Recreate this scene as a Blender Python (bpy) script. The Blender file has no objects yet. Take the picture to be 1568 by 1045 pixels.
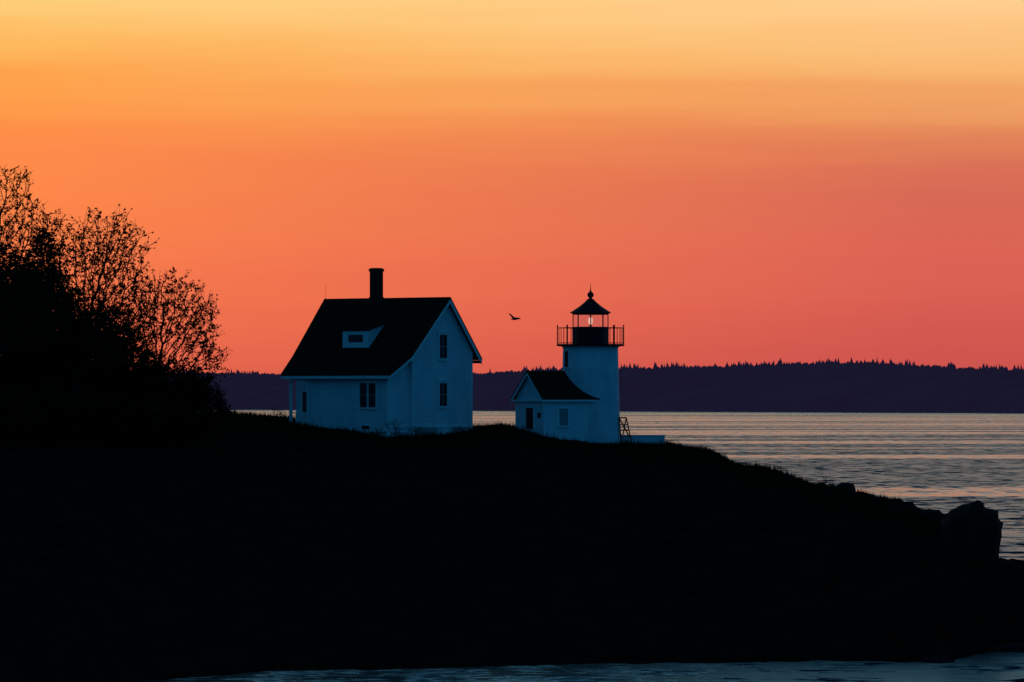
import bpy, math, random, bmesh
import numpy as np
from mathutils import Vector, noise, Matrix
random.seed(7); np.random.seed(7)
S = bpy.context.scene
F = 8711.0; EYE = 12.0
def wx(px, Y): return (px-784.0)/F*Y
def wz(py, Y): return EYE-(py-609.0)/F*Y
def lin(r,g,b):
    f=lambda c:(c/255/12.92) if c/255<=0.04045 else ((c/255+0.055)/1.055)**2.4
    return (f(r),f(g),f(b),1.0)

# ---------------------------------------------------------------- camera
cam=bpy.data.cameras.new("camera"); co=bpy.data.objects.new("camera",cam); S.collection.objects.link(co)
co.location=(0,0,EYE); co.rotation_euler=(math.pi/2,0,0)
cam.lens=200; cam.sensor_width=36; cam.shift_y=86.5/1568; cam.clip_start=1; cam.clip_end=60000
S.camera=co
S.view_settings.view_transform='Standard'; S.view_settings.look='None'; S.view_settings.exposure=0

# ---------------------------------------------------------------- world
W=bpy.data.worlds.new("World"); S.world=W; W.use_nodes=True
nt=W.node_tree; nt.nodes.clear()
def N(t,**k):
    n=nt.nodes.new(t)
    for a,b in k.items(): setattr(n,a,b)
    return n
def math_(op,a,b=None,c=None,clamp=False):
    n=N('ShaderNodeMath',operation=op); n.use_clamp=clamp
    for i,v in enumerate((a,b,c)):
        if v is None: continue
        if isinstance(v,(int,float)): n.inputs[i].default_value=v
        else: nt.links.new(v,n.inputs[i])
    return n.outputs[0]
def mrange(v,a,b,c=0.0,d=1.0,interp='LINEAR'):
    n=N('ShaderNodeMapRange'); n.interpolation_type=interp
    nt.links.new(v,n.inputs[0])
    for i,x in zip((1,2,3,4),(a,b,c,d)): n.inputs[i].default_value=x
    return n.outputs[0]
def mix(f,a,b):
    n=N('ShaderNodeMix',data_type='RGBA')
    if isinstance(f,(int,float)): n.inputs[0].default_value=f
    else: nt.links.new(f,n.inputs[0])
    for i,v in ((6,a),(7,b)):
        if isinstance(v,tuple): n.inputs[i].default_value=v
        else: nt.links.new(v,n.inputs[i])
    return n.outputs[2]
def ramp(f,stops,interp='EASE'):
    n=N('ShaderNodeValToRGB'); cr=n.color_ramp; cr.interpolation=interp
    while len(cr.elements)>1: cr.elements.remove(cr.elements[-1])
    cr.elements[0].position=stops[0][0]; cr.elements[0].color=stops[0][1]
    for p,c in stops[1:]:
        e=cr.elements.new(p); e.color=c
    nt.links.new(f,n.inputs[0]); return n.outputs[0]
tc=N('ShaderNodeTexCoord'); sep=N('ShaderNodeSeparateXYZ')
nt.links.new(tc.outputs['Generated'],sep.inputs[0])
X,Y,Z=sep.outputs
mp=N('ShaderNodeMapping'); nt.links.new(tc.outputs['Generated'],mp.inputs[0]); mp.inputs['Scale'].default_value=(8,8,150)
nz=N('ShaderNodeTexNoise'); nz.inputs['Scale'].default_value=1.0; nz.inputs['Detail'].default_value=6; nz.inputs['Roughness'].default_value=0.55
nt.links.new(mp.outputs[0],nz.inputs['Vector'])
wob=math_('MULTIPLY',math_('SUBTRACT',nz.outputs[0],0.5),0.013)
Zw=math_('ADD',Z,wob)
e=lambda y:(609-y)/F/0.1
lo=mrange(Zw,0,0.1)
L=[(0.0,lin(224,96,76)),(e(550),lin(236,107,76)),(e(470),lin(246,117,76)),(e(390),lin(252,127,76)),(e(300),lin(255,135,74)),(e(230),lin(255,139,74)),(e(180),lin(255,146,72)),(e(130),lin(255,163,77)),(e(80),lin(255,184,93)),(e(0),lin(255,206,122)),(0.8,lin(255,212,138)),(1.0,lin(226,210,168))]
R=[(0.0,lin(202,82,77)),(e(550),lin(208,86,79)),(e(470),lin(216,93,82)),(e(390),lin(220,100,85)),(e(310),lin(215,105,86)),(e(260),lin(218,112,86)),(e(200),lin(230,138,90)),(e(150),lin(242,164,100)),(e(100),lin(249,183,113)),(e(50),lin(253,197,129)),(e(0),lin(255,207,145)),(0.8,lin(254,212,154)),(1.0,lin(222,210,172))]
az=mrange(X,-0.085,0.075)
low=mix(az,ramp(lo,L,'LINEAR'),ramp(lo,R,'LINEAR'))
hi=mrange(Z,0.1,1.0)
H=[(0.0,lin(224,210,170)),(0.02,lin(168,190,182)),(0.045,lin(112,162,180)),(0.12,lin(84,140,168)),(0.22,lin(56,112,144)),(0.35,lin(28,72,100)),(0.6,lin(18,50,76)),(1.0,lin(14,42,64))]
high=ramp(hi,H,'LINEAR')
sunset=mix(math_('GREATER_THAN',Z,0.1),low,high)
eastr=ramp(mrange(Z,0,1),[(0,lin(20,94,138)),(0.25,lin(18,97,145)),(0.6,lin(12,61,96)),(1.0,lin(14,42,64))],'LINEAR')
sky=N('ShaderNodeTexSky',sky_type='NISHITA'); sky.sun_disc=False; sky.sun_elevation=math.radians(0.5); sky.sun_rotation=math.radians(-8)
nsc=N('ShaderNodeMix',data_type='RGBA',blend_type='ADD'); nsc.inputs[0].default_value=0.0005
nt.links.new(eastr,nsc.inputs[6]); nt.links.new(sky.outputs[0],nsc.inputs[7])
hl=math_('SQRT',math_('ADD',math_('ADD',math_('MULTIPLY',X,X),math_('MULTIPLY',Y,Y)),1e-5))
cz=math_('DIVIDE',Y,hl)
mask=mrange(cz,0.72,0.98,interp='SMOOTHSTEP')
full=mix(mask,nsc.outputs[2],sunset)
below=mix(math_('LESS_THAN',Z,-0.002),full,(0.004,0.006,0.01,1))
bg=N('ShaderNodeBackground'); bg.inputs[1].default_value=1.0; out=N('ShaderNodeOutputWorld')
nt.links.new(below,bg.inputs[0]); nt.links.new(bg.outputs[0],out.inputs[0])

sl=bpy.data.lights.new("sun",'SUN'); so=bpy.data.objects.new("sun",sl); S.collection.objects.link(so)
sl.energy=0.01; sl.angle=math.radians(2); sl.color=(1,0.5,0.3)
so.rotation_euler=(math.radians(-89.0),0,math.radians(8)); so.location=(0,0,60)

# ---------------------------------------------------------------- materials
def mat(name,c1,c2=None,scale=3.0,rough=0.8,bump=0.0,bscale=8.0,detail=5,spec=0.3,emit=None,estr=0,mapscale=(1,1,1),trans=0):
    global nt
    m=bpy.data.materials.new(name); m.use_nodes=True; nt=m.node_tree
    p=nt.nodes['Principled BSDF']; p.inputs['Roughness'].default_value=rough
    p.inputs['Specular IOR Level'].default_value=spec
    t=N('ShaderNodeTexCoord'); mpp=N('ShaderNodeMapping'); mpp.inputs['Scale'].default_value=mapscale
    nt.links.new(t.outputs['Object'],mpp.inputs[0])
    c2=c2 or c1
    n=N('ShaderNodeTexNoise'); n.inputs['Scale'].default_value=scale; n.inputs['Detail'].default_value=detail
    nt.links.new(mpp.outputs[0],n.inputs['Vector'])
    f=mrange(n.outputs[0],0.35,0.65)
    nt.links.new(mix(f,tuple(c1)+(1,),tuple(c2)+(1,)),p.inputs['Base Color'])
    if bump:
        b=N('ShaderNodeBump'); b.inputs['Strength'].default_value=bump; b.inputs['Distance'].default_value=0.05
        n2=N('ShaderNodeTexNoise'); n2.inputs['Scale'].default_value=bscale; n2.inputs['Detail'].default_value=6
        nt.links.new(mpp.outputs[0],n2.inputs['Vector']); nt.links.new(n2.outputs[0],b.inputs['Height'])
        nt.links.new(b.outputs[0],p.inputs['Normal'])
    if emit:
        p.inputs['Emission Color'].default_value=tuple(emit)+(1,); p.inputs['Emission Strength'].default_value=estr
    if trans:
        tr=N('ShaderNodeBsdfTranslucent'); tr.inputs[0].default_value=(c2[0]*2.6,c2[1]*1.2,c2[2]*0.8,1)
        ms=N('ShaderNodeMixShader'); ms.inputs[0].default_value=trans
        o=nt.nodes['Material Output']
        nt.links.new(p.outputs[0],ms.inputs[1]); nt.links.new(tr.outputs[0],ms.inputs[2]); nt.links.new(ms.outputs[0],o.inputs[0])
    return m
def siding(name,c1,c2,pitch=0.15):
    global nt
    m=mat(name,c1,c2,scale=1.2,rough=0.6,mapscale=(1,1,0.4)); nt=m.node_tree
    p=nt.nodes['Principled BSDF']
    t=N('ShaderNodeTexCoord'); s=N('ShaderNodeSeparateXYZ'); nt.links.new(t.outputs['Object'],s.inputs[0])
    fr=math_('FRACT',math_('DIVIDE',s.outputs[2],pitch))
    b=N('ShaderNodeBump'); b.inputs['Strength'].default_value=0.8; b.inputs['Distance'].default_value=0.04; b.invert=True
    nt.links.new(fr,b.inputs['Height']); nt.links.new(b.outputs[0],p.inputs['Normal'])
    return m
M_wall=siding("white_clapboard",(0.62,0.69,0.74),(0.78,0.81,0.84))
M_trim=mat("white_trim",(0.84,0.86,0.87),(0.9,0.9,0.9),rough=0.5)
M_shingle=mat("dark_roof_shingles",(0.06,0.016,0.010),(0.10,0.028,0.018),scale=6,rough=0.95,bump=0.5,bscale=12,spec=0.03)
M_brick=mat("chimney_brick",(0.05,0.025,0.022),(0.08,0.04,0.03),scale=10,rough=0.95,bump=0.4,spec=0.05)
M_glass=mat("window_glass",(0.01,0.013,0.02),rough=0.25,spec=0.3)
M_found=mat("stone_foundation",(0.3,0.31,0.32),(0.45,0.45,0.45),scale=3,rough=0.9,bump=0.5)
M_tower=mat("painted_white_brick",(0.60,0.67,0.73),(0.82,0.84,0.87),scale=1.5,rough=0.65,bump=0.35,bscale=9,mapscale=(1,1,0.6))
M_black=mat("black_ironwork",(0.012,0.012,0.014),(0.02,0.02,0.02),rough=0.6,spec=0.2)
M_door=mat("dark_painted_door",(0.03,0.03,0.03),(0.04,0.04,0.04),rough=0.8,spec=0.1)
M_shutter=mat("grey_shutter",(0.2,0.24,0.27),(0.28,0.32,0.34),rough=0.7)
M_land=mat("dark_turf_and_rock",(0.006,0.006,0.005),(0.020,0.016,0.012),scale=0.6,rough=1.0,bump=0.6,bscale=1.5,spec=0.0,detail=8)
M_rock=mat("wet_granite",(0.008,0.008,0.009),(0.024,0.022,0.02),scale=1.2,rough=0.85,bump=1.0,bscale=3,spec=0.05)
M_grass=mat("grass_blades",(0.010,0.016,0.005),(0.028,0.032,0.010),scale=2,rough=0.9,spec=0.0)
M_bark=mat("bark",(0.02,0.016,0.014),(0.035,0.028,0.024),scale=6,rough=1,spec=0.0)
M_leaf=mat("spring_leaves",(0.035,0.022,0.012),(0.07,0.035,0.015),scale=1.5,rough=0.8,spec=0.05,trans=0.45)
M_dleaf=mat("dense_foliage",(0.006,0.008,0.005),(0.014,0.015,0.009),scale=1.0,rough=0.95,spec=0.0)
M_hill=mat("distant_forest_haze_glow",(0.02,0.03,0.04),(0.05,0.055,0.06),scale=0.02,rough=1,spec=0,emit=lin(26,20,41)[:3],estr=0.85)  # faint purple emission stands in for aerial haze over the far forest
M_bird=mat("bird_feathers",(0.03,0.025,0.022),(0.06,0.05,0.045),rough=0.9)
M_lens=mat("fresnel_lens",(0.5,0.45,0.42),(0.65,0.6,0.55),rough=0.15,spec=0.6,emit=(1,0.5,0.38),estr=0.9)

def glassmat():
    m=bpy.data.materials.new("lantern_glass"); m.use_nodes=True; n=m.node_tree; n.nodes.clear()
    o=n.nodes.new('ShaderNodeOutputMaterial'); t=n.nodes.new('ShaderNodeBsdfTransparent'); t.inputs[0].default_value=(0.96,0.96,0.97,1)
    g=n.nodes.new('ShaderNodeBsdfGlossy'); g.inputs['Roughness'].default_value=0.05
    ms=n.nodes.new('ShaderNodeMixShader'); ms.inputs[0].default_value=0.05
    n.links.new(t.outputs[0],ms.inputs[1]); n.links.new(g.outputs[0],ms.inputs[2]); n.links.new(ms.outputs[0],o.inputs[0]); return m
M_lglass=glassmat()

def water():
    global nt
    m=bpy.data.materials.new("sea_water"); m.use_nodes=True; nt=m.node_tree
    p=nt.nodes['Principled BSDF']; p.inputs['Base Color'].default_value=(0.006,0.024,0.036,1); p.inputs['IOR'].default_value=1.33
    t=N('ShaderNodeTexCoord')
    sp=N('ShaderNodeSeparateXYZ'); nt.links.new(t.outputs['Object'],sp.inputs[0])
    def nse(sx,sy,detail=4,rough=0.5,off=0,col=False):
        a=N('ShaderNodeMapping'); a.inputs['Scale'].default_value=(sx,sy,1); a.inputs['Location'].default_value=(off,off*1.7,0)
        nt.links.new(t.outputs['Object'],a.inputs[0]); n=N('ShaderNodeTexNoise'); n.inputs['Scale'].default_value=1; n.inputs['Detail'].default_value=detail; n.inputs['Roughness'].default_value=rough
        nt.links.new(a.outputs[0],n.inputs['Vector']); return n.outputs[1 if col else 0]
    wind=nse(0.0022,0.010,5,0.6,3.3)
    wind=math_('ADD',wind,mrange(sp.outputs[1],800,2600,-0.035,0.09))
    calm=mrange(wind,0.51,0.60,interp='SMOOTHSTEP')
    lee=math_('MULTIPLY',mrange(sp.outputs[1],240,300,0.85,0.0),mrange(sp.outputs[0],2,13,1.0,0.0))
    calm=math_('MAXIMUM',calm,lee)
    def vec(op,a,b=None):
        n=N('ShaderNodeVectorMath',operation=op); nt.links.new(a,n.inputs[0])
        if b is not None:
            if isinstance(b,tuple): n.inputs[1].default_value=b
            else: nt.links.new(b,n.inputs[1])
        return n.outputs[0]
    n1=vec('MULTIPLY',vec('SUBTRACT',nse(0.5,1.3,3,0.6,0,True),(0.5,0.5,0.5)),(0.7,2.0,0))
    n2=vec('MULTIPLY',vec('SUBTRACT',nse(0.05,0.16,3,0.5,7,True),(0.5,0.5,0.5)),(0.2,0.8,0))
    n3=vec('MULTIPLY',vec('SUBTRACT',nse(0.45,0.14,2,0.5,15,True),(0.5,0.5,0.5)),(0.4,1.9,0))
    nn=vec('ADD',vec('ADD',n1,n2),n3)
    amp=mrange(calm,0,1,1.5,0.3)
    sn=N('ShaderNodeVectorMath',operation='SCALE'); nt.links.new(nn,sn.inputs[0]); nt.links.new(amp,sn.inputs['Scale'])
    fin=vec('NORMALIZE',vec('ADD',sn.outputs[0],(0,0,1)))
    nt.links.new(fin,p.inputs['Normal'])
    nt.links.new(mrange(calm,0,1,0.27,0.15),p.inputs['Roughness'])
    return m
M_water=water()

# ---------------------------------------------------------------- mesh helpers
def mk(name,verts,faces,m,parent=None,smooth=False):
    me=bpy.data.meshes.new(name); me.from_pydata([tuple(v) for v in verts],[],[tuple(int(i) for i in f) for f in faces]); me.update()
    if smooth: me.polygons.foreach_set('use_smooth',[True]*len(me.polygons))
    ob=bpy.data.objects.new(name,me); S.collection.objects.link(ob)
    if m: me.materials.append(m)
    if parent: ob.parent=parent
    return ob
def boxd(x0,x1,y0,y1,z0,z1):
    return [(x0,y0,z0),(x1,y0,z0),(x1,y1,z0),(x0,y1,z0),(x0,y0,z1),(x1,y0,z1),(x1,y1,z1),(x0,y1,z1)],[(0,3,2,1),(4,5,6,7),(0,1,5,4),(1,2,6,5),(2,3,7,6),(3,0,4,7)]
def box(name,par,x0,x1,y0,y1,z0,z1,m):
    v,f=boxd(min(x0,x1),max(x0,x1),min(y0,y1),max(y0,y1),min(z0,z1),max(z0,z1)); return mk(name,v,f,m,par)
def boxes(name,par,L,m):
    V=[];Fc=[]
    for b in L:
        v,f=boxd(min(b[0],b[1]),max(b[0],b[1]),min(b[2],b[3]),max(b[2],b[3]),min(b[4],b[5]),max(b[4],b[5])); o=len(V); V+=v; Fc+=[tuple(i+o for i in q) for q in f]
    return mk(name,V,Fc,m,par)
def prism(name,par,pts0,pts1,m):
    n=len(pts0); V=list(pts0)+list(pts1)
    Fc=[tuple(range(n))[::-1],tuple(range(n,2*n))]+[(i,(i+1)%n,(i+1)%n+n,i+n) for i in range(n)]
    ob=mk(name,V,Fc,m,par)
    bm=bmesh.new(); bm.from_mesh(ob.data); bmesh.ops.recalc_face_normals(bm,faces=bm.faces); bm.to_mesh(ob.data); bm.free()
    return ob
def lathe(name,par,prof,m,cx=0,cy=0,n=48,smooth=True,rot=0):
    V=[];Fc=[]
    for r,z in prof:
        for i in range(n):
            a=2*math.pi*i/n+rot; V.append((cx+r*math.cos(a),cy+r*math.sin(a),z))
    for j in range(len(prof)-1):
        for i in range(n):
            k=(i+1)%n; Fc.append((j*n+i,j*n+k,(j+1)*n+k,(j+1)*n+i))
    Fc.append(tuple(range(n))[::-1]); Fc.append(tuple(range((len(prof)-1)*n,len(prof)*n)))
    return mk(name,V,Fc,m,par,smooth)
def rod(V,Fc,p,q,r,r2=None,n=5):
    p=Vector(p);q=Vector(q); d=q-p
    if d.length<1e-6: return
    d.normalize(); a=d.orthogonal().normalized(); b=d.cross(a); r2=r if r2 is None else r2; o=len(V)
    for c,rr in ((p,r),(q,r2)):
        for i in range(n):
            t=2*math.pi*i/n; V.append(tuple(c+a*math.cos(t)*rr+b*math.sin(t)*rr))
    for i in range(n): k=(i+1)%n; Fc.append((o+i,o+k,o+n+k,o+n+i))
    Fc.append(tuple(range(o+n,o+2*n)))
def empty(name,loc=(0,0,0),rz=0):
    o=bpy.data.objects.new(name,None); S.collection.objects.link(o); o.location=loc; o.rotation_euler=(0,0,rz); return o

# ---------------------------------------------------------------- terrain
crest=[(-2600,640,330),(-1500,640,330),(0,632,325),(360,638,325),(430,643,325),(480,652,325),(600,662,325),(700,661,325),(730,657,325),(770,654,325),(800,658,325),(850,666,325),(900,673,325),(960,677,324),(1018,682,322),(1060,690,320),(1085,693,319),(1110,704,317),(1128,714,316),(1150,718,315),(1180,722,313),(1200,731,312),(1225,736,311),(1245,743,310),(1280,749,308),(1310,759,306),(1345,768,304),(1390,775,300),(1403,783,299),(1440,789,296),(1460,800,295),(1500,818,290),(1522,850,287),(1568,867,284),(1700,895,280),(1850,990,275),(2000,1080,275)]
cX=np.array([wx(p,Y) for p,q,Y in crest]); cZ=np.array([wz(q,Y) for p,q,Y in crest]); cY=np.array([Y for p,q,Y in crest],float)
near=[(-2600,213),(-200,213),(0,222),(200,241),(400,248),(800,255),(1190,259),(1430,258.5),(1480,262),(1520,269),(1568,269.5),(1700,268),(1850,270),(2000,272)]
nX=np.array([wx(p,Y) for p,Y in near]); nY=np.array([Y for p,Y in near],float)
def ter(x,y):
    zc=float(np.interp(x,cX,cZ)); yc=float(np.interp(x,cX,cY)); yn=float(np.interp(x,nX,nY))
    yn+=noise.noise((x*0.15,3.1,0))*2.2+noise.noise((x*0.6,8.1,0))*1.0+noise.noise((x*1.7,1.1,0))*0.5
    t=(y-yn)/max(yc-yn,1)
    cr=0.25 if x<9 else 0.25+0.2*min(1,(x-9)/4)
    if t<0: h=-0.0+t*6; amp=0.0
    elif t<1: h=zc*(1-(1-t)**1.6); amp=min(1,t*8)*(cr+1.0*(1-t))
    else:
        d=y-yc
        if d<9: h=zc; amp=cr
        else:
            s=min(1,(d-9)/45); h=zc-(zc+2)*(s*s*(3-2*s)); amp=0.5
    if amp>0:
        n=noise.noise((x*0.16,y*0.16,1.7))*0.6+noise.noise((x*0.5,y*0.5,4.2))*0.35+noise.noise((x*1.5,y*1.5,7))*0.25
        if x>11:
            k=min(1,(x-11)/5); q=abs(noise.noise((x*0.45,y*0.3,9)))+0.5*abs(noise.noise((x*1.3,y*0.9,3)))
            n+=(round(q*7)/7-0.42)*1.3*k
        h+=n*amp*0.8
    return h
gx=np.concatenate([np.arange(-75,9,0.45),np.arange(9,30,0.22),np.arange(30,56,0.6)]); gy=np.concatenate([np.arange(205,284,0.7),np.arange(284,340,0.45),np.arange(340,392,1.2)])
V=[(x,y,ter(x,y)) for y in gy for x in gx]; nx=len(gx)
Fc=[(j*nx+i,j*nx+i+1,(j+1)*nx+i+1,(j+1)*nx+i) for j in range(len(gy)-1) for i in range(nx-1)]
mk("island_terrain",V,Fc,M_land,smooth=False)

mk("sea_water",[(-15000,-500,0),(15000,-500,0),(15000,20000,0),(-15000,20000,0)],[(0,1,2,3)],M_water)

# ---------------------------------------------------------------- distant wooded shore
hc=[(-3000,566),(-1200,575),(0,573),(200,570),(350,571),(440,573),(600,575),(730,571),(800,568),(860,565),(950,564),(1030,562),(1150,560),(1230,556),(1330,556),(1400,559),(1470,563),(1568,568),(1800,574),(2600,566),(4600,580)]
hp=np.array([p for p,_ in hc],float); hq=np.array([q for _,q in hc],float)
V=[];Fc=[];cols=np.arange(-3000,4600,5.0)
def shoreY(p): return EYE*F/(17+ (min(max(p,-1500),3200))/1568*7)
def hillpt(p,t):
    ys=shoreY(p)+40*noise.noise((p*0.01,0,0)); yy=ys+t*450
    zc=wz(float(np.interp(p,hp,hq))+1.8+1.3*noise.noise((p*0.025,5,0))+0.8*noise.noise((p*0.1,2,0)),ys+450)
    if t<=0: z=-1
    else: z=9+(zc-9)*math.sin(min(t,1)*math.pi/2)
    if t>1: z=zc*(1-(t-1)/2)
    return ((p-784)/F*yy, yy, z)
ts=[0,0.01,0.15,0.3,0.5,0.7,0.85,1.0,1.3,2,3]
for p in cols:
    for t in ts: V.append(hillpt(p,t))
k=len(ts)
for i in range(len(cols)-1):
    for j in range(k-1): Fc.append((i*k+j,(i+1)*k+j,(i+1)*k+j+1,i*k+j+1))
for i in range(9000):
    p=random.uniform(-1500,3200) if i%3==0 else random.uniform(-50,1620)
    t=random.choice([random.uniform(0.01,1),random.uniform(0.85,1.05)])
    x,y,z=hillpt(p,t); dens=noise.noise((p*0.02,11,0))
    h=random.uniform(1.0,2.6)+ (random.random()**5)*5.5*(1 if dens>0.0 else 0.35)
    r=random.uniform(1.2,2.6); o=len(V)
    for a in range(5): V.append((x+r*math.cos(a*1.2566),y+r*math.sin(a*1.2566),z-1.5))
    V.append((x+random.uniform(-.3,.3),y,z+h-1))
    for a in range(5): Fc.append((o+a,o+(a+1)%5,o+5))
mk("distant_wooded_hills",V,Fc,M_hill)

# ---------------------------------------------------------------- keeper's house
th=math.radians(40); H0=empty("keepers_house",(wx(690,320),320,0),-th)
ZR=wz(455,320)
def rz(v):
    if v<0: return ZR+1.248*v
    if v<3.31: return ZR-v
    return ZR-3.31-(v-3.31)*0.563
def P(u,v,z): return (u,-v,z)
T=0.12
prof=[(-2.25,8.6),(2.9,8.6),(2.9,rz(2.9)-T),(0,rz(0)-T),(-2.25,rz(-2.25)-T)]
prism("main_walls",H0,[P(-9.1,v,z) for v,z in prof],[P(-0.35,v,z) for v,z in prof],M_wall)
prof=[(2.7,8.6),(4.65,8.6),(4.65,rz(4.65)-T),(3.31,rz(3.31)-T),(2.7,rz(2.7)-T)]
prism("front_wing_walls",H0,[P(-6.65,v,z) for v,z in prof],[P(-0.62,v,z) for v,z in prof],M_wall)
rp=[(-2.76,-9.54,0),(0,-9.54,0),(3.31,-9.0,0),(5.14,-8.25,0)]
V=[];Fc=[]
for v,ul,ur in rp:
    z=rz(v); V+=[P(ul,v,z),P(ur,v,z),P(ul,v,z-0.1),P(ur,v,z-0.1)]
for i in range(3):
    a=i*4;b=a+4; Fc+=[(a,a+1,b+1,b),(a+2,b+2,b+3,a+3),(a,b,b+2,a+2),(a+1,a+3,b+3,b+1)]
Fc+=[(0,2,3,1),(12,13,15,14)]
mk("roof",V,Fc,M_shingle,H0)
def rake(name,va,vb,u0,u1,d0=0.1,d1=0.34):
    return prism(name,H0,[P(u0,va,rz(va)-d0),P(u0,vb,rz(vb)-d0),P(u0,vb,rz(vb)-d1),P(u0,va,rz(va)-d1)],[P(u1,va,rz(va)-d0),P(u1,vb,rz(vb)-d0),P(u1,vb,rz(vb)-d1),P(u1,va,rz(va)-d1)],M_trim)
rake("rake_board_back",-2.74,-0.004,-0.07,-0.015); rake("rake_board_front",0.004,3.306,-0.07,-0.015); rake("rake_board_flare",3.312,5.12,-0.07,-0.015,0.1,0.26)
zf=rz(5.14)
box("front_fascia",H0,-8.25,-0.08,-5.13,-5.06,zf-0.27,zf-0.1,M_trim)
box("front_soffit",H0,-8.2,-0.1,-5.05,-4.66,zf-0.2,zf-0.16,M_trim)
box("back_gutter",H0,-9.4,-0.02,2.62,2.76,rz(-2.76)-0.28,rz(-2.76)-0.11,M_black)
boxes("corner_boards",H0,[(-0.345,-0.30,1.95+0.16,2.27,9.9,14.6),(-0.345,-0.31,-2.92,-2.76,9.9,14.4),(-0.74,-0.58,-4.70,-4.655,9.9,13.2),(-0.615,-0.58,-4.65,-4.5,9.9,13.2),(-6.66,-6.5,-4.70,-4.655,9.9,13.2)],M_trim)
boxes("water_table",H0,[(-0.345,-0.27,-2.9,2.27,10.32,10.44),(-0.615,-0.55,-4.66,-2.95,10.32,10.44),(-6.66,-0.55,-4.73,-4.655,10.08,10.2)],M_trim)
boxes("foundation",H0,[(-9.0,-0.32,-2.88,2.27,8.4,10.3),(-6.6,-0.6,-4.68,-2.9,8.4,10.06)],M_found)
def win_front(name,u0,u1,v,z0,z1,mull=1,rows=2,frame=0.11):
    e=empty(name); e.parent=H0; y=-v
    boxes("frame",e,[(u0-frame,u0,y-0.07,y-0.005,z0-frame,z1+frame),(u1,u1+frame,y-0.07,y-0.005,z0-frame,z1+frame),(u0,u1,y-0.07,y-0.005,z1,z1+frame),(u0,u1,y-0.1,y-0.005,z0-frame,z0)],M_trim)
    box("glass",e,u0,u1,y-0.02,y-0.004,z0,z1,M_glass)
    b=[]
    for i in range(1,mull+1):
        c=u0+(u1-u0)*i/(mull+1); b.append((c-0.05,c+0.05,y-0.06,y-0.022,z0,z1))
    if b: boxes("mullion",e,b,M_trim)
    boxes("sash_bar",e,[(u0,u1,y-0.045,y-0.024,(z0+z1)/2-0.02,(z0+z1)/2+0.02)],M_shutter)
win_front("double_window",-2.67,-1.47,4.65,wz(624,320),wz(587,320))
def win_side(name,v0,v1,u,z0,z1,frame=0.11):
    e=empty(name); e.parent=H0; ya,yb=-v1,-v0
    boxes("frame",e,[(u+0.005,u+0.07,ya-frame,ya,z0-frame,z1+frame),(u+0.005,u+0.07,yb,yb+frame,z0-frame,z1+frame),(u+0.005,u+0.07,ya,yb,z1,z1+frame),(u+0.005,u+0.1,ya-0.03,yb+0.03,z0-frame-0.02,z0-0.001)],M_trim)
    box("glass",e,u+0.004,u+0.02,ya,yb,z0,z1,M_glass)
    zm=(z0+z1)/2; ym=(ya+yb)/2
    boxes("sash_bars",e,[(u+0.022,u+0.05,ya,yb,zm-0.03,zm+0.03),(u+0.022,u+0.04,ym-0.02,ym+0.02,z0,zm-0.03),(u+0.022,u+0.04,ym-0.02,ym+0.02,zm+0.03,z1)],M_shutter)
    boxes("head_cap",e,[(u+0.005,u+0.13,ya-frame-0.04,yb+frame+0.04,z1+frame+0.002,z1+frame+0.07)],M_trim)
win_side("gable_window_upper",-0.05,0.6,-0.35,wz(549,320),wz(513,320))
win_side("gable_window_lower",-0.05,0.6,-0.35,wz(622,320),wz(587,320))
win_front("basement_window",-2.5,-1.9,4.68,wz(662,320),wz(652,320),mull=0,frame=0.05)
win_front("porch_window",-8.55,-8.15,2.9,wz(632,320),wz(600,320),mull=0)
box("cellar_bulkhead",H0,-0.26,0.25,-0.85,-0.15,8.8,10.3,M_trim)
boxes("porch_floor",H0,[(-8.1,-6.67,-4.6,-2.92,8.6,10.25)],M_wall)
boxes("porch_posts",H0,[(-8.08,-7.94,-4.6,-4.46,10.25,zf-0.05),(-7.15,-7.07,-4.58,-4.5,10.25,11.1),(-7.6,-7.52,-4.58,-4.5,10.25,11.1),(-7.94,-6.67,-4.58,-4.5,11.1,11.17),(-8.08,-7.96,-3.1,-2.95,10.25,13.6)],M_trim)
boxes("porch_beam",H0,[(-8.12,-6.67,-4.62,-4.44,zf-0.35,zf-0.06)],M_trim)
D=empty("dormer"); D.parent=H0
ud0,ud1=-5.55,-3.6; vf=2.85; zt=wz(506,320); zb=rz(vf); vt=1.5; zt2=rz(vt)
prism("dormer_body",D,[P(ud0,vf,zb-0.1),P(ud0,vf,zt),P(ud0,vt,zt2-0.02)],[P(ud1,vf,zb-0.1),P(ud1,vf,zt),P(ud1,vt,zt2-0.02)],M_wall)
prism("dormer_roof",D,[P(ud0-0.1,vf+0.15,zt-0.02),P(ud0-0.1,vf+0.15,zt+0.05),P(ud0-0.1,vt-.05,zt2+0.09),P(ud0-0.1,vt-.05,zt2)],[P(ud1+0.1,vf+0.15,zt-0.02),P(ud1+0.1,vf+0.15,zt+0.05),P(ud1+0.1,vt-.05,zt2+0.09),P(ud1+0.1,vt-.05,zt2)],M_shingle)
y=-vf; a0,a1=ud0+0.42,ud1-0.42; zz0,zz1=zb+0.3,zt-0.25
boxes("dormer_trim",D,[(ud0,a0,y-0.05,y-0.004,zb,zt-0.03),(a1,ud1,y-0.05,y-0.004,zb,zt-0.03),(a0,a1,y-0.05,y-0.004,zb,zz0),(a0,a1,y-0.05,y-0.004,zz1,zt-0.03)],M_trim)
box("dormer_glass",D,a0,a1,y-0.02,y-0.003,zz0,zz1,M_glass)
c=-5.56
box("chimney_stack",H0,c-0.27,c+0.27,-0.27,0.27,ZR-0.6,wz(414,320),M_brick)
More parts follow.
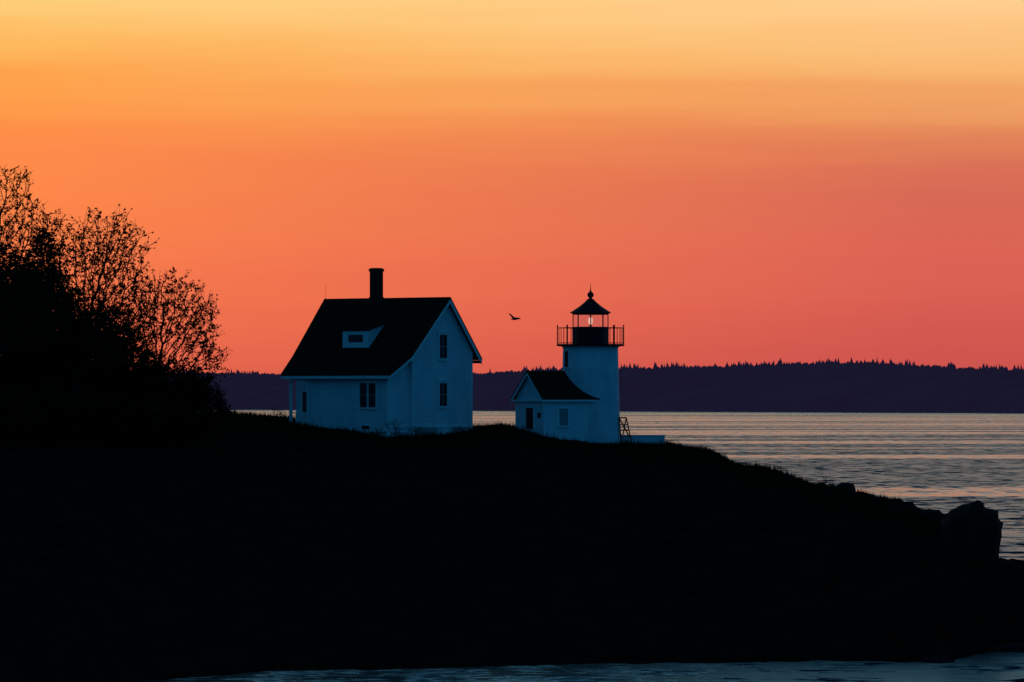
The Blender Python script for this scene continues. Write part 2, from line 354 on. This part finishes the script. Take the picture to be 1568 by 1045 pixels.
boxes("chimney_cap",H0,[(c-0.31,c+0.31,-0.31,0.31,wz(414,320),wz(409.5,320))],M_brick)
box("chimney_flashing",H0,c-0.3,c+0.3,-0.3,0.3,ZR-0.3,ZR+0.06,M_brick)
box("chimney_shoulder",H0,c-0.24,c+0.24,-0.24,0.24,wz(409.5,320),wz(408.5,320),M_black)
V=[];Fc=[]; rod(V,Fc,(-9.45,0,ZR-0.1),(-9.45,0,ZR+0.85),0.010,0.005); mk("roof_antenna",V,Fc,M_black,H0)
V=[];Fc=[]; rod(V,Fc,P(-0.33,-2.1,9.9),P(-0.33,-2.1,14.5),0.04); mk("downspout",V,Fc,M_trim,H0)

# ---------------------------------------------------------------- lighthouse
ph=math.radians(30); LH=empty("lighthouse",(wx(806,320),320,0),ph)
tx,ty=4.08,-0.2
zd=wz(529,320)
lathe("tower",LH,[(1.70,8.4),(1.69,9.8),(1.60,13.2),(1.56,zd-0.12)],M_tower,tx,ty,64)
lathe("gallery_bracket",LH,[(1.58,zd-0.12),(1.63,zd-0.06),(1.66,zd-0.04)],M_tower,tx,ty,64)
lathe("gallery_deck",LH,[(1.86,zd-0.038),(1.92,zd),(1.92,zd+0.06),(1.88,zd+0.08)],M_black,tx,ty,48)
zl=wz(502,320); zt_=wz(480,320)
lathe("watch_room_drum",LH,[(1.03,zd+0.08),(1.03,zl-0.05),(1.07,zl-0.03),(1.07,zl)],M_black,tx,ty,8,False,rot=-ph)
R8=0.99
V=[];Fc=[]
for i in range(8):
    a=i*math.pi/4-ph; rod(V,Fc,(tx+R8*math.cos(a),ty+R8*math.sin(a),zl),(tx+R8*math.cos(a),ty+R8*math.sin(a),zt_),0.03)
mk("lantern_posts",V,Fc,M_black,LH)
V=[];Fc=[]
for i in range(8):
    for z in (zl+0.03,zt_-0.02):
        a=i*math.pi/4-ph;b=a+math.pi/4
        rod(V,Fc,(tx+R8*math.cos(a),ty+R8*math.sin(a),z),(tx+R8*math.cos(b),ty+R8*math.sin(b),z),0.04)
mk("lantern_rings",V,Fc,M_black,LH)
V=[];Fc=[]
for i in range(8):
    a=i*math.pi/4-ph; V+=[(tx+.97*math.cos(a),ty+.97*math.sin(a),zl+.01),(tx+.97*math.cos(a),ty+.97*math.sin(a),zt_)]
for i in range(8): j=(i+1)%8; Fc.append((2*i,2*j,2*j+1,2*i+1))
mk("lantern_glass",V,Fc,M_lglass,LH)
lathe("lens",LH,[(0.06,zl+0.2),(0.12,zl+0.28),(0.13,zl+0.42),(0.12,zl+0.54),(0.05,zl+0.6)],M_lens,tx,ty,20)
lathe("lens_pedestal",LH,[(0.12,zl),(0.05,zl+0.04),(0.05,zl+0.2)],M_black,tx,ty,12)
za=wz(457,320)
lathe("lantern_roof",LH,[(1.03,zt_),(1.15,zt_+0.04),(1.15,zt_+0.09),(1.02,zt_+0.15),(0.62,zt_+0.42),(0.33,zt_+0.66),(0.18,zt_+0.82),(0.10,za+0.02)],M_black,tx,ty,8,False,rot=-ph)
zb_=wz(451,320)
lathe("ventilator_ball",LH,[(0.07,zb_-0.22),(0.09,zb_-0.16),(0.165,zb_-0.09),(0.19,zb_),(0.165,zb_+0.09),(0.09,zb_+0.16),(0.05,zb_+0.19),(0.05,zb_+0.26),(0.022,zb_+0.3),(0.012,zb_+0.62)],M_black,tx,ty,16)
V=[];Fc=[];rg=1.87
for i in range(40):
    a=2*math.pi*i/40-ph; x=tx+rg*math.cos(a); y=ty+rg*math.sin(a)
    big=i%5==0
    rod(V,Fc,(x,y,zd),(x,y,zd+(1.12 if big else 1.0)),0.035 if big else 0.011)
    if big: rod(V,Fc,(x,y,zd+1.1),(x,y,zd+1.17),0.05,0.03)
    b=2*math.pi*(i+1)/40-ph; x2=tx+rg*math.cos(b); y2=ty+rg*math.sin(b)
    for z,r in ((zd+1.0,0.018),(zd+0.15,0.012)): rod(V,Fc,(x,y,z),(x2,y2,z),r)
mk("gallery_railing",V,Fc,M_black,LH)
aw=math.radians(-90-57)-ph
rw=1.585; wc=Vector((tx+rw*math.cos(aw),ty+rw*math.sin(aw),wz(549,320)))
WN=empty("tower_window",wc,aw-math.pi/2); WN.parent=LH
boxes("frame",WN,[(-0.3,-0.2,-0.06,0.06,-0.5,0.5),(0.2,0.3,-0.06,0.06,-0.5,0.5),(-0.2,0.2,-0.06,0.06,0.42,0.5),(-0.34,0.34,-0.06,0.1,-0.58,-0.5)],M_trim)
box("glass",WN,-0.2,0.2,-0.05,0.035,-0.5,0.42,M_glass)
zr2=wz(568,320); pit=1.54/1.78
def r2(v): return zr2-abs(v)*pit
pf=[(-1.55,8.6),(1.55,8.6),(1.55,r2(1.55)-.08),(0,zr2-.08),(-1.55,r2(1.55)-.08)]
prism("workroom_walls",LH,[P(0.25,v,z) for v,z in pf],[P(3.9,v,z) for v,z in pf],M_wall)
V=[];Fc=[]
for v in (-1.8,0,1.8):
    V+=[P(0,v,r2(v)),P(3.85,v,r2(v)),P(0,v,r2(v)-.07),P(3.85,v,r2(v)-.07)]
for i in range(2):
    a=i*4;b=a+4; Fc+=[(a,a+1,b+1,b),(a+2,b+2,b+3,a+3),(a,b,b+2,a+2),(a+1,a+3,b+3,b+1)]
Fc+=[(0,2,3,1),(8,9,11,10)]
mk("workroom_roof",V,Fc,M_shingle,LH)
for nme,va,vb in (("rake_board_left",-1.78,-0.003),("rake_board_right",0.003,1.78)):
    prism(nme,LH,[P(0.015,va,r2(va)-.072),P(0.015,vb,r2(vb)-.072),P(0.015,vb,r2(vb)-.24),P(0.015,va,r2(va)-.24)],[P(0.06,va,r2(va)-.072),P(0.06,vb,r2(vb)-.072),P(0.06,vb,r2(vb)-.24),P(0.06,va,r2(va)-.24)],M_trim)
box("eave_fascia",LH,0.06,3.6,-1.79,-1.73,r2(1.8)-.19,r2(1.8)-.072,M_trim)
box("gable_return",LH,0.03,0.24,-1.75,1.75,r2(1.8)-.17,r2(1.8)-.09,M_trim)
DR=empty("workroom_door"); DR.parent=LH
dz0,dz1=wz(657,320),wz(625,320)
box("door_panel",DR,0.225,0.246,-0.42,0.42,dz0,dz1,M_door)
boxes("door_frame",DR,[(0.19,0.246,-0.52,-0.42,dz0,dz1),(0.19,0.246,0.42,0.52,dz0,dz1),(0.19,0.246,-0.52,0.52,dz1,dz1+.1)],M_trim)
box("small_window",LH,0.22,0.246,-1.15,-0.85,wz(640,320),wz(632,320),M_door)
w0,w1=wz(652,320),wz(626,320)
box("shuttered_window",LH,1.2,1.78,-1.6,-1.554,w0,w1,M_shutter)
boxes("window_frame",LH,[(1.1,1.2,-1.62,-1.553,w0,w1),(1.78,1.88,-1.62,-1.553,w0,w1),(1.1,1.88,-1.62,-1.553,w1,w1+.09),(1.08,1.9,-1.66,-1.553,w0-.09,w0)],M_trim)
boxes("corner_trim",LH,[(0.2,0.246,-1.58,-1.45,9.3,11.9),(0.2,0.246,1.45,1.58,9.3,11.9)],M_trim)
PF=empty("white_platform",(0,0,0))
YY=322.5
boxes("slab",PF,[(wx(950,YY),wx(1018,YY),YY,YY+2.2,8.6,wz(668,YY))],M_tower)
boxes("slab_edge",PF,[(wx(949,YY),wx(1019,YY),YY-0.05,YY+2.25,wz(668,YY)+0.002,wz(666.5,YY))],M_trim)
V=[];Fc=[]
Yl=321.3
a=(wx(948,Yl),Yl,wz(640,Yl)); b=(wx(951,Yl),Yl,wz(670,Yl)-.2); c_=(wx(959,Yl),Yl+.3,wz(640,Yl)); d_=(wx(967,Yl),Yl+.3,wz(670,Yl)-.2)
for p,q in ((a,b),(c_,d_),(a,c_),(a,(d_[0]-.1,d_[1],d_[2]+.2)),((b[0]+.1,b[1]+.1,b[2]+.3),c_)): rod(V,Fc,p,q,0.05,n=4)
for t in (0.3,0.55,0.8):
    rod(V,Fc,Vector(a).lerp(Vector(b),t),Vector(c_).lerp(Vector(d_),t),0.035,n=4)
mk("wooden_ladder_stand",V,Fc,M_black)

# ---------------------------------------------------------------- rocks
def boulder(name,pts,Y0,depth,seed,am=1.0):
    P3=[(wx(p,Y0),wz(q,Y0)) for p,q in pts]; cx=sum(p[0] for p in P3)/len(P3); cz=sum(p[1] for p in P3)/len(P3)
    rings=[(-1.0,0.72),(-0.55,0.95),(0,1.0),(0.5,0.93),(1.0,0.65)]
    V=[];n=len(P3)
    for t,s in rings:
        for x,z in P3: V.append((cx+(x-cx)*s,Y0+t*depth/2,cz+(z-cz)*s))
    Fc=[tuple(range(n)),tuple(range(4*n,5*n))[::-1]]
    for j in range(4):
        for i in range(n): k=(i+1)%n; Fc.append((j*n+i,(j+1)*n+i,(j+1)*n+k,j*n+k))
    ob=mk(name,V,Fc,M_rock); bm=bmesh.new(); bm.from_mesh(ob.data)
    bmesh.ops.triangulate(bm,faces=bm.faces); bmesh.ops.subdivide_edges(bm,edges=bm.edges,cuts=2,use_grid_fill=True)
    for v in bm.verts:
        q=v.co+Vector((seed,0,0)); v.co+=Vector((noise.noise(q*1.6),noise.noise(q*1.6+Vector((9,0,0))),noise.noise(q*1.6+Vector((0,9,0)))))*0.11*am+Vector((noise.noise(q*5),0,noise.noise(q*5+Vector((3,3,3)))))*0.08*am
    bmesh.ops.recalc_face_normals(bm,faces=bm.faces); bm.to_mesh(ob.data); bm.free(); return ob
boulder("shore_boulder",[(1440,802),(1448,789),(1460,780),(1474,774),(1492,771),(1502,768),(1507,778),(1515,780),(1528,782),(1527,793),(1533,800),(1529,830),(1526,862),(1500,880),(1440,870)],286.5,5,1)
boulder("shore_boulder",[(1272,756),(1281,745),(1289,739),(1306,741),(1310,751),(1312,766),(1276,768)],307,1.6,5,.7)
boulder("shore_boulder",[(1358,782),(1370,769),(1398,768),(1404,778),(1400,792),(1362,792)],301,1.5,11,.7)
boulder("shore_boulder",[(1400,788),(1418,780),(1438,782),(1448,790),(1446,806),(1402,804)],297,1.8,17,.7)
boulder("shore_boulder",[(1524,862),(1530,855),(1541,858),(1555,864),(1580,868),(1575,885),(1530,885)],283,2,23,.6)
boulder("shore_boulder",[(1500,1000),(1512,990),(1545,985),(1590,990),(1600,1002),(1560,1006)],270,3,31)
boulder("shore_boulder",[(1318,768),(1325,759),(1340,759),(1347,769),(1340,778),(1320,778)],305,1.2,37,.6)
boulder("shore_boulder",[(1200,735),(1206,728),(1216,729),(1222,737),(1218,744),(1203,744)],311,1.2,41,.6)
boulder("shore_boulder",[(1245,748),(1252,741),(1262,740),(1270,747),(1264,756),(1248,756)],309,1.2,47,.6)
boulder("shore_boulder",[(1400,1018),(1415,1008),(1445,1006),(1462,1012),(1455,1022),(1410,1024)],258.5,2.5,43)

# ---------------------------------------------------------------- vegetation
def leaves(V,Fc,centers,size,jit=0.0):
    n=len(centers)
    if n==0: return
    c=np.asarray(centers)+np.random.normal(0,1,(n,3))*jit
    a=np.random.normal(0,1,(n,3)); a/=np.linalg.norm(a,axis=1)[:,None]
    b=np.cross(a,np.random.normal(0,1,(n,3))); b/=np.linalg.norm(b,axis=1)[:,None]
    s=np.random.uniform(0.6,1.3,(n,1))*size
    q=np.stack([c-a*s,c+b*s*0.55,c+a*s,c-b*s*0.55],1).reshape(-1,3)
    o=len(V); V.extend(map(tuple,q)); Fc.extend([(o+4*i,o+4*i+1,o+4*i+2,o+4*i+3) for i in range(n)])
def ellip(c,r,n):
    d=np.random.normal(0,1,(n,3)); d/=np.linalg.norm(d,axis=1)[:,None]
    rr=np.random.rand(n,1)**(1/3.)
    return np.array(c)+d*rr*np.array(r)
def colonize(base,th_,att,step=0.3,kill=0.55,lean=(0,0),iters=150,infl=4.5):
    nodes=[np.array(base,float)]; par=[-1]
    k=int(th_/step)
    for i in range(k):
        nodes.append(nodes[-1]+np.array([lean[0]*step+random.gauss(0,.03),lean[1]*step+random.gauss(0,.03),step])); par.append(len(nodes)-2)
    nd=np.array(nodes); D=np.linalg.norm(att[:,None]-nd[None],axis=2); best=D.argmin(1); bd=D.min(1); alive=np.ones(len(att),bool)
    for it in range(iters):
        act=alive&(bd<infl)
        if not act.any():
            act=alive
            if not act.any(): break
        idx=np.where(act)[0]; nn=best[idx]; nda=np.array(nodes)
        dirs=att[idx]-nda[nn]; dirs/=np.maximum(np.linalg.norm(dirs,axis=1),1e-6)[:,None]
        acc={}
        for n_,d in zip(nn,dirs): acc[n_]=acc.get(n_,0)+d
        new=[]
        for n_,d in acc.items():
            d=d/max(np.linalg.norm(d),1e-6)+np.random.normal(0,0.25,3)+np.array([0,0,0.14]); l=np.linalg.norm(d)
            if l<1e-3: continue
            nodes.append(nodes[n_]+d/l*step); par.append(n_); new.append(len(nodes)-1)
        if not new: break
        Dn=np.linalg.norm(att[:,None]-np.array([nodes[i] for i in new])[None],axis=2)
        m=Dn.min(1); am=Dn.argmin(1); up=m<bd; bd[up]=m[up]; best[up]=np.array(new)[am[up]]
        alive&=bd>kill
        if len(nodes)>12000: break
    return np.array(nodes),par
def tree(name,base,th_,blobs,natt=1300,leafsize=0.075,leafper=3,twig=0.45,step=0.3,kill=0.5,r0=0.012,extra=None,lean=(0,0),leafm=None,bare=0.0):
    vol=[b[1][0]*b[1][1]*b[1][2]*(b[2] if len(b)>2 else 1) for b in blobs]; tot=sum(vol)
    att=np.concatenate([ellip(b[0],b[1],max(16,int(natt*v/tot))) for b,v in zip(blobs,vol)])
    nodes,par=colonize(base,th_,att,step,kill,lean)
    n=len(nodes); rr=np.zeros(n); ch=[0]*n
    for i in range(n-1,0,-1):
        if rr[i]==0: rr[i]=r0**2.3
        rr[par[i]]+=rr[i]; ch[par[i]]+=1
    if rr[0]==0: rr[0]=r0**2.3
    rad=rr**(1/2.3)
    V=[];Fc=[]
    for i in range(1,n): rod(V,Fc,nodes[par[i]],nodes[i],rad[par[i]] if ch[par[i]]<2 else min(rad[par[i]],rad[i]*1.4),rad[i],n=5 if rad[i]>0.04 else 3)
    cen=[]
    for i in range(1,n):
        if rad[i]<0.035:
            for k in range(3 if ch[i]==0 else 1):
                if ch[i] and random.random()<0.3: continue
                d=Vector(nodes[i]-nodes[par[i]]).normalized()+Vector([random.gauss(0,.5) for _ in range(3)])+Vector((0,0,0.5)); d.normalize()
                L_=random.uniform(0.4,1.6)*twig; p=Vector(nodes[i]); q=p+d*L_
                rod(V,Fc,p,q,r0*0.9,r0*0.5,n=3)
                for s in range(leafper):
                    if random.random()<bare*(0.5+noise.noise(p*0.6)*1.5+0.3): continue
                    t=random.uniform(0.2,1.05); cen.append(tuple(p+(q-p)*t+Vector([random.gauss(0,.05) for _ in range(3)])))
    nb=len(Fc)
    leaves(V,Fc,cen,leafsize)
    if extra is not None: leaves(V,Fc,extra[0],extra[1])
    ob=mk(name,V,Fc,M_bark); ob.data.materials.append(leafm or M_leaf)
    mi=np.ones(len(ob.data.polygons),int); mi[:nb]=0; ob.data.polygons.foreach_set('material_index',mi)
    return ob
def E(px,py,rx,ry,Y,ryd=None,dens=1.0):
    s=F/Y; return ((wx(px,Y),Y,wz(py,Y)),(rx/s,(ryd if ryd else rx/s),ry/s),dens)
def gb(px,Y): x=wx(px,Y); return (x,Y,ter(x,Y)-0.3)
tree("deciduous_tree",gb(222,303),2.4,[E(275,490,56,66,303,1.6),E(300,540,42,52,303,1.3),E(235,495,38,74,303,1.3),E(258,438,26,22,303,.9,1.3),E(318,478,22,26,303,.7,1.3),E(322,555,24,24,303,.8,1.5),E(240,575,54,42,303,1.5,2)],natt=2100,step=0.2,kill=0.30,leafsize=0.085,leafper=4,lean=(0.15,0),twig=0.42,r0=0.013,bare=0.35)
tree("deciduous_tree",gb(120,300),3.2,[E(150,430,78,80,300,2.2),E(155,362,54,36,300,1.4,1.2),E(205,378,32,22,300,.8,1.5),E(130,510,90,80,300,2.2,1.5),E(208,480,36,60,300,1.4),E(100,372,34,34,300,1.1),E(185,350,30,24,300,.8,1.3)],natt=2900,step=0.22,kill=0.33,leafsize=0.088,leafper=4,twig=0.5,r0=0.014,bare=0.35)
tree("deciduous_tree",gb(-10,297),5.0,[E(10,380,78,88,297,2.3),E(22,298,34,46,297,1.2,1.2),E(-14,280,32,30,297,1.1),E(64,356,34,36,297,1.1,1.3),E(-70,380,70,90,297,2.4),E(20,470,100,80,297,2.5,1.5)],natt=3200,step=0.24,kill=0.35,leafsize=0.09,leafper=4,twig=0.55,r0=0.015,bare=0.35)
tree("deciduous_tree",gb(-260,305),4.0,[E(-260,400,100,120,305,3.0)],natt=900,step=0.35,kill=0.6)
def spruce(px,top,width,Y,seed):
    random.seed(seed); bx,by,bz=gb(px,Y); zt=wz(top,Y); Hh=zt-bz; Rm=width*Y/F/2
    V=[];Fc=[]; rod(V,Fc,(bx,by,bz),(bx,by,zt),0.16,0.01,6)
    nl=int(Hh/0.15)
    for i in range(nl):
        t=i/nl
        if t<0.05: continue
        z=bz+t*Hh; R_=Rm*(1-t)**0.62*random.uniform(0.6,1.25)+0.1
        for k in range(8):
            a=random.uniform(0,6.283); l=R_*random.uniform(0.55,1.2); m=max(2,int(l/0.13))
            for s in range(m):
                f=(s+0.5)/m; x=bx+math.cos(a)*l*f; y=by+math.sin(a)*l*f; zz=z-0.25*f*l*(1-0.5*f)+random.uniform(-.08,.08)
                w=0.16*(1-0.5*f)+0.04; aa=a+random.choice((-1,1))*random.uniform(0.3,1.0); o=len(V)
                V+=[(x,y,zz),(x+math.cos(aa)*w*1.6,y+math.sin(aa)*w*1.6,zz-random.uniform(-0.08,.14)),(x+math.cos(a)*w*1.3,y+math.sin(a)*w*1.3,zz+0.05),(x-math.sin(a)*w*.4,y+math.cos(a)*w*.4,zz+random.uniform(-.1,.12))]
                Fc.append((o,o+1,o+2,o+3))
    return mk("spruce_tree",V,Fc,M_dleaf)
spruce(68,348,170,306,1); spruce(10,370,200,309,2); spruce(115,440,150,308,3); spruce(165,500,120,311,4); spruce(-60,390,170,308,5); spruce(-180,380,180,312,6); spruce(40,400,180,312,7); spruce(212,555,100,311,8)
def bush(px,py,rx,ry,Y,n=2600,ls=0.12,na=420,tw=0.5):
    b=E(px,py,rx,ry,Y); base=gb(px,Y); base=(base[0],base[1],min(base[2],b[0][2]-b[1][2]*0.5))
    c=ellip(b[0],(b[1][0]*.85,b[1][1]*.85,b[1][2]*.85),n)
    keep=np.array([noise.noise(Vector(p)*1.1)>-0.1 for p in c]); ex=(c[keep],ls)
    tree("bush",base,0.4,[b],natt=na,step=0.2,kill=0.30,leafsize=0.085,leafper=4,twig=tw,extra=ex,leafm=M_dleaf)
for a in ((290,612,34,34,305,1500),(250,602,60,50,303,3800),(190,575,66,66,304,4500),(110,565,90,88,302,6500),(20,545,100,110,302,7500),(165,515,50,56,306,2400),(50,470,70,70,304,4600),(322,622,26,30,306,700),(344,634,14,10,306,260),(312,595,18,20,304,350),(60,640,120,60,296,5000),(200,645,100,40,297,4500),(290,652,50,18,300,2200)):
    bush(a[0],a[1],a[2],a[3],a[4],a[5])
for a in ((425,634,9,9,322),(605,655,14,14,314),(640,662,20,9,313),(1075,690,14,6,318),(470,658,16,10,316),(1262,742,16,6,308),(578,662,10,8,314),(520,662,20,6,314),(700,664,14,6,314),(1150,716,16,5,315),(1100,700,10,5,316),(1222,734,10,5,311)):
    b=E(*a[:5]); tree("shrub",(b[0][0],b[0][1],ter(b[0][0],b[0][1])-.1),0.1,[b],natt=70,step=0.1,kill=0.16,leafsize=0.035,leafper=2,twig=0.25,r0=0.006,leafm=M_dleaf)
V=[];Fc=[]
for i in range(50000):
    x=random.uniform(-22,21); yc=float(np.interp(x,cX,cY)); y=random.uniform(yc-14,yc+9)
    if noise.noise((x*0.5,y*0.5,0))+random.uniform(-.4,.4)<-0.1: continue
    z=ter(x,y); h=random.uniform(0.06,0.26)*(1+1.8*max(0,noise.noise((x*0.5,y*0.5,5)))); w=0.018; dx=random.gauss(0,.05); o=len(V)
    V+=[(x-w,y,z-.03),(x+w,y,z-.03),(x+dx,y+random.gauss(0,.05),z+h)]; Fc.append((o,o+1,o+2))
mk("grass",V,Fc,M_grass)

# ---------------------------------------------------------------- bird
Yb=430; B=empty("flying_bird",(wx(788,Yb),Yb,wz(489.0,Yb)),0)
prof=[(-0.30,0.01,0.02),(-0.26,0.035,0.01),(-0.18,0.05,0.0),(-0.05,0.085,-0.01),(0.1,0.075,0),(0.22,0.045,0.01),(0.42,0.02,0.03)]
V=[];Fc=[];n=10
for x,r,z in prof:
    for i in range(n): a=2*math.pi*i/n; V.append((x,r*math.cos(a),z+r*math.sin(a)*0.9))
for j in range(len(prof)-1):
    for i in range(n): k=(i+1)%n; Fc.append((j*n+i,j*n+k,(j+1)*n+k,(j+1)*n+i))
Fc+=[tuple(range(n))[::-1],tuple(range((len(prof)-1)*n,len(prof)*n))]
mk("body",V,Fc,M_bird,B,True)
def wing(nm,pts,th2=0.02):
    m=len(pts); V=[(x,y,z+th2) for x,y,z in pts]+[(x,y,z-th2) for x,y,z in pts]
    Fc=[tuple(range(m)),tuple(range(m,2*m))[::-1]]+[(i,i+m,(i+1)%m+m,(i+1)%m) for i in range(m)]
    mk(nm,V,Fc,M_bird,B)
wing("wing_near",[(-0.12,-0.05,0.03),(-0.28,-0.3,0.22),(-0.44,-0.55,0.42),(-0.34,-0.6,0.40),(-0.10,-0.34,0.14),(0.12,-0.05,0.0)])
wing("wing_far",[(-0.08,0.05,0.03),(0.02,0.3,0.12),(0.3,0.62,0.10),(0.42,0.6,0.08),(0.2,0.3,0.03),(0.16,0.05,0.0)])
wing("tail",[(0.28,-0.03,0.01),(0.46,-0.09,0.03),(0.5,0,0.03),(0.46,0.09,0.03),(0.28,0.03,0.01)])
mk("beak",[(-0.3,-.012,.02),(-0.3,.012,.02),(-0.3,0,.04),(-0.36,0,.01)],[(0,1,2),(0,3,1),(1,3,2),(2,3,0)],M_bird,B)
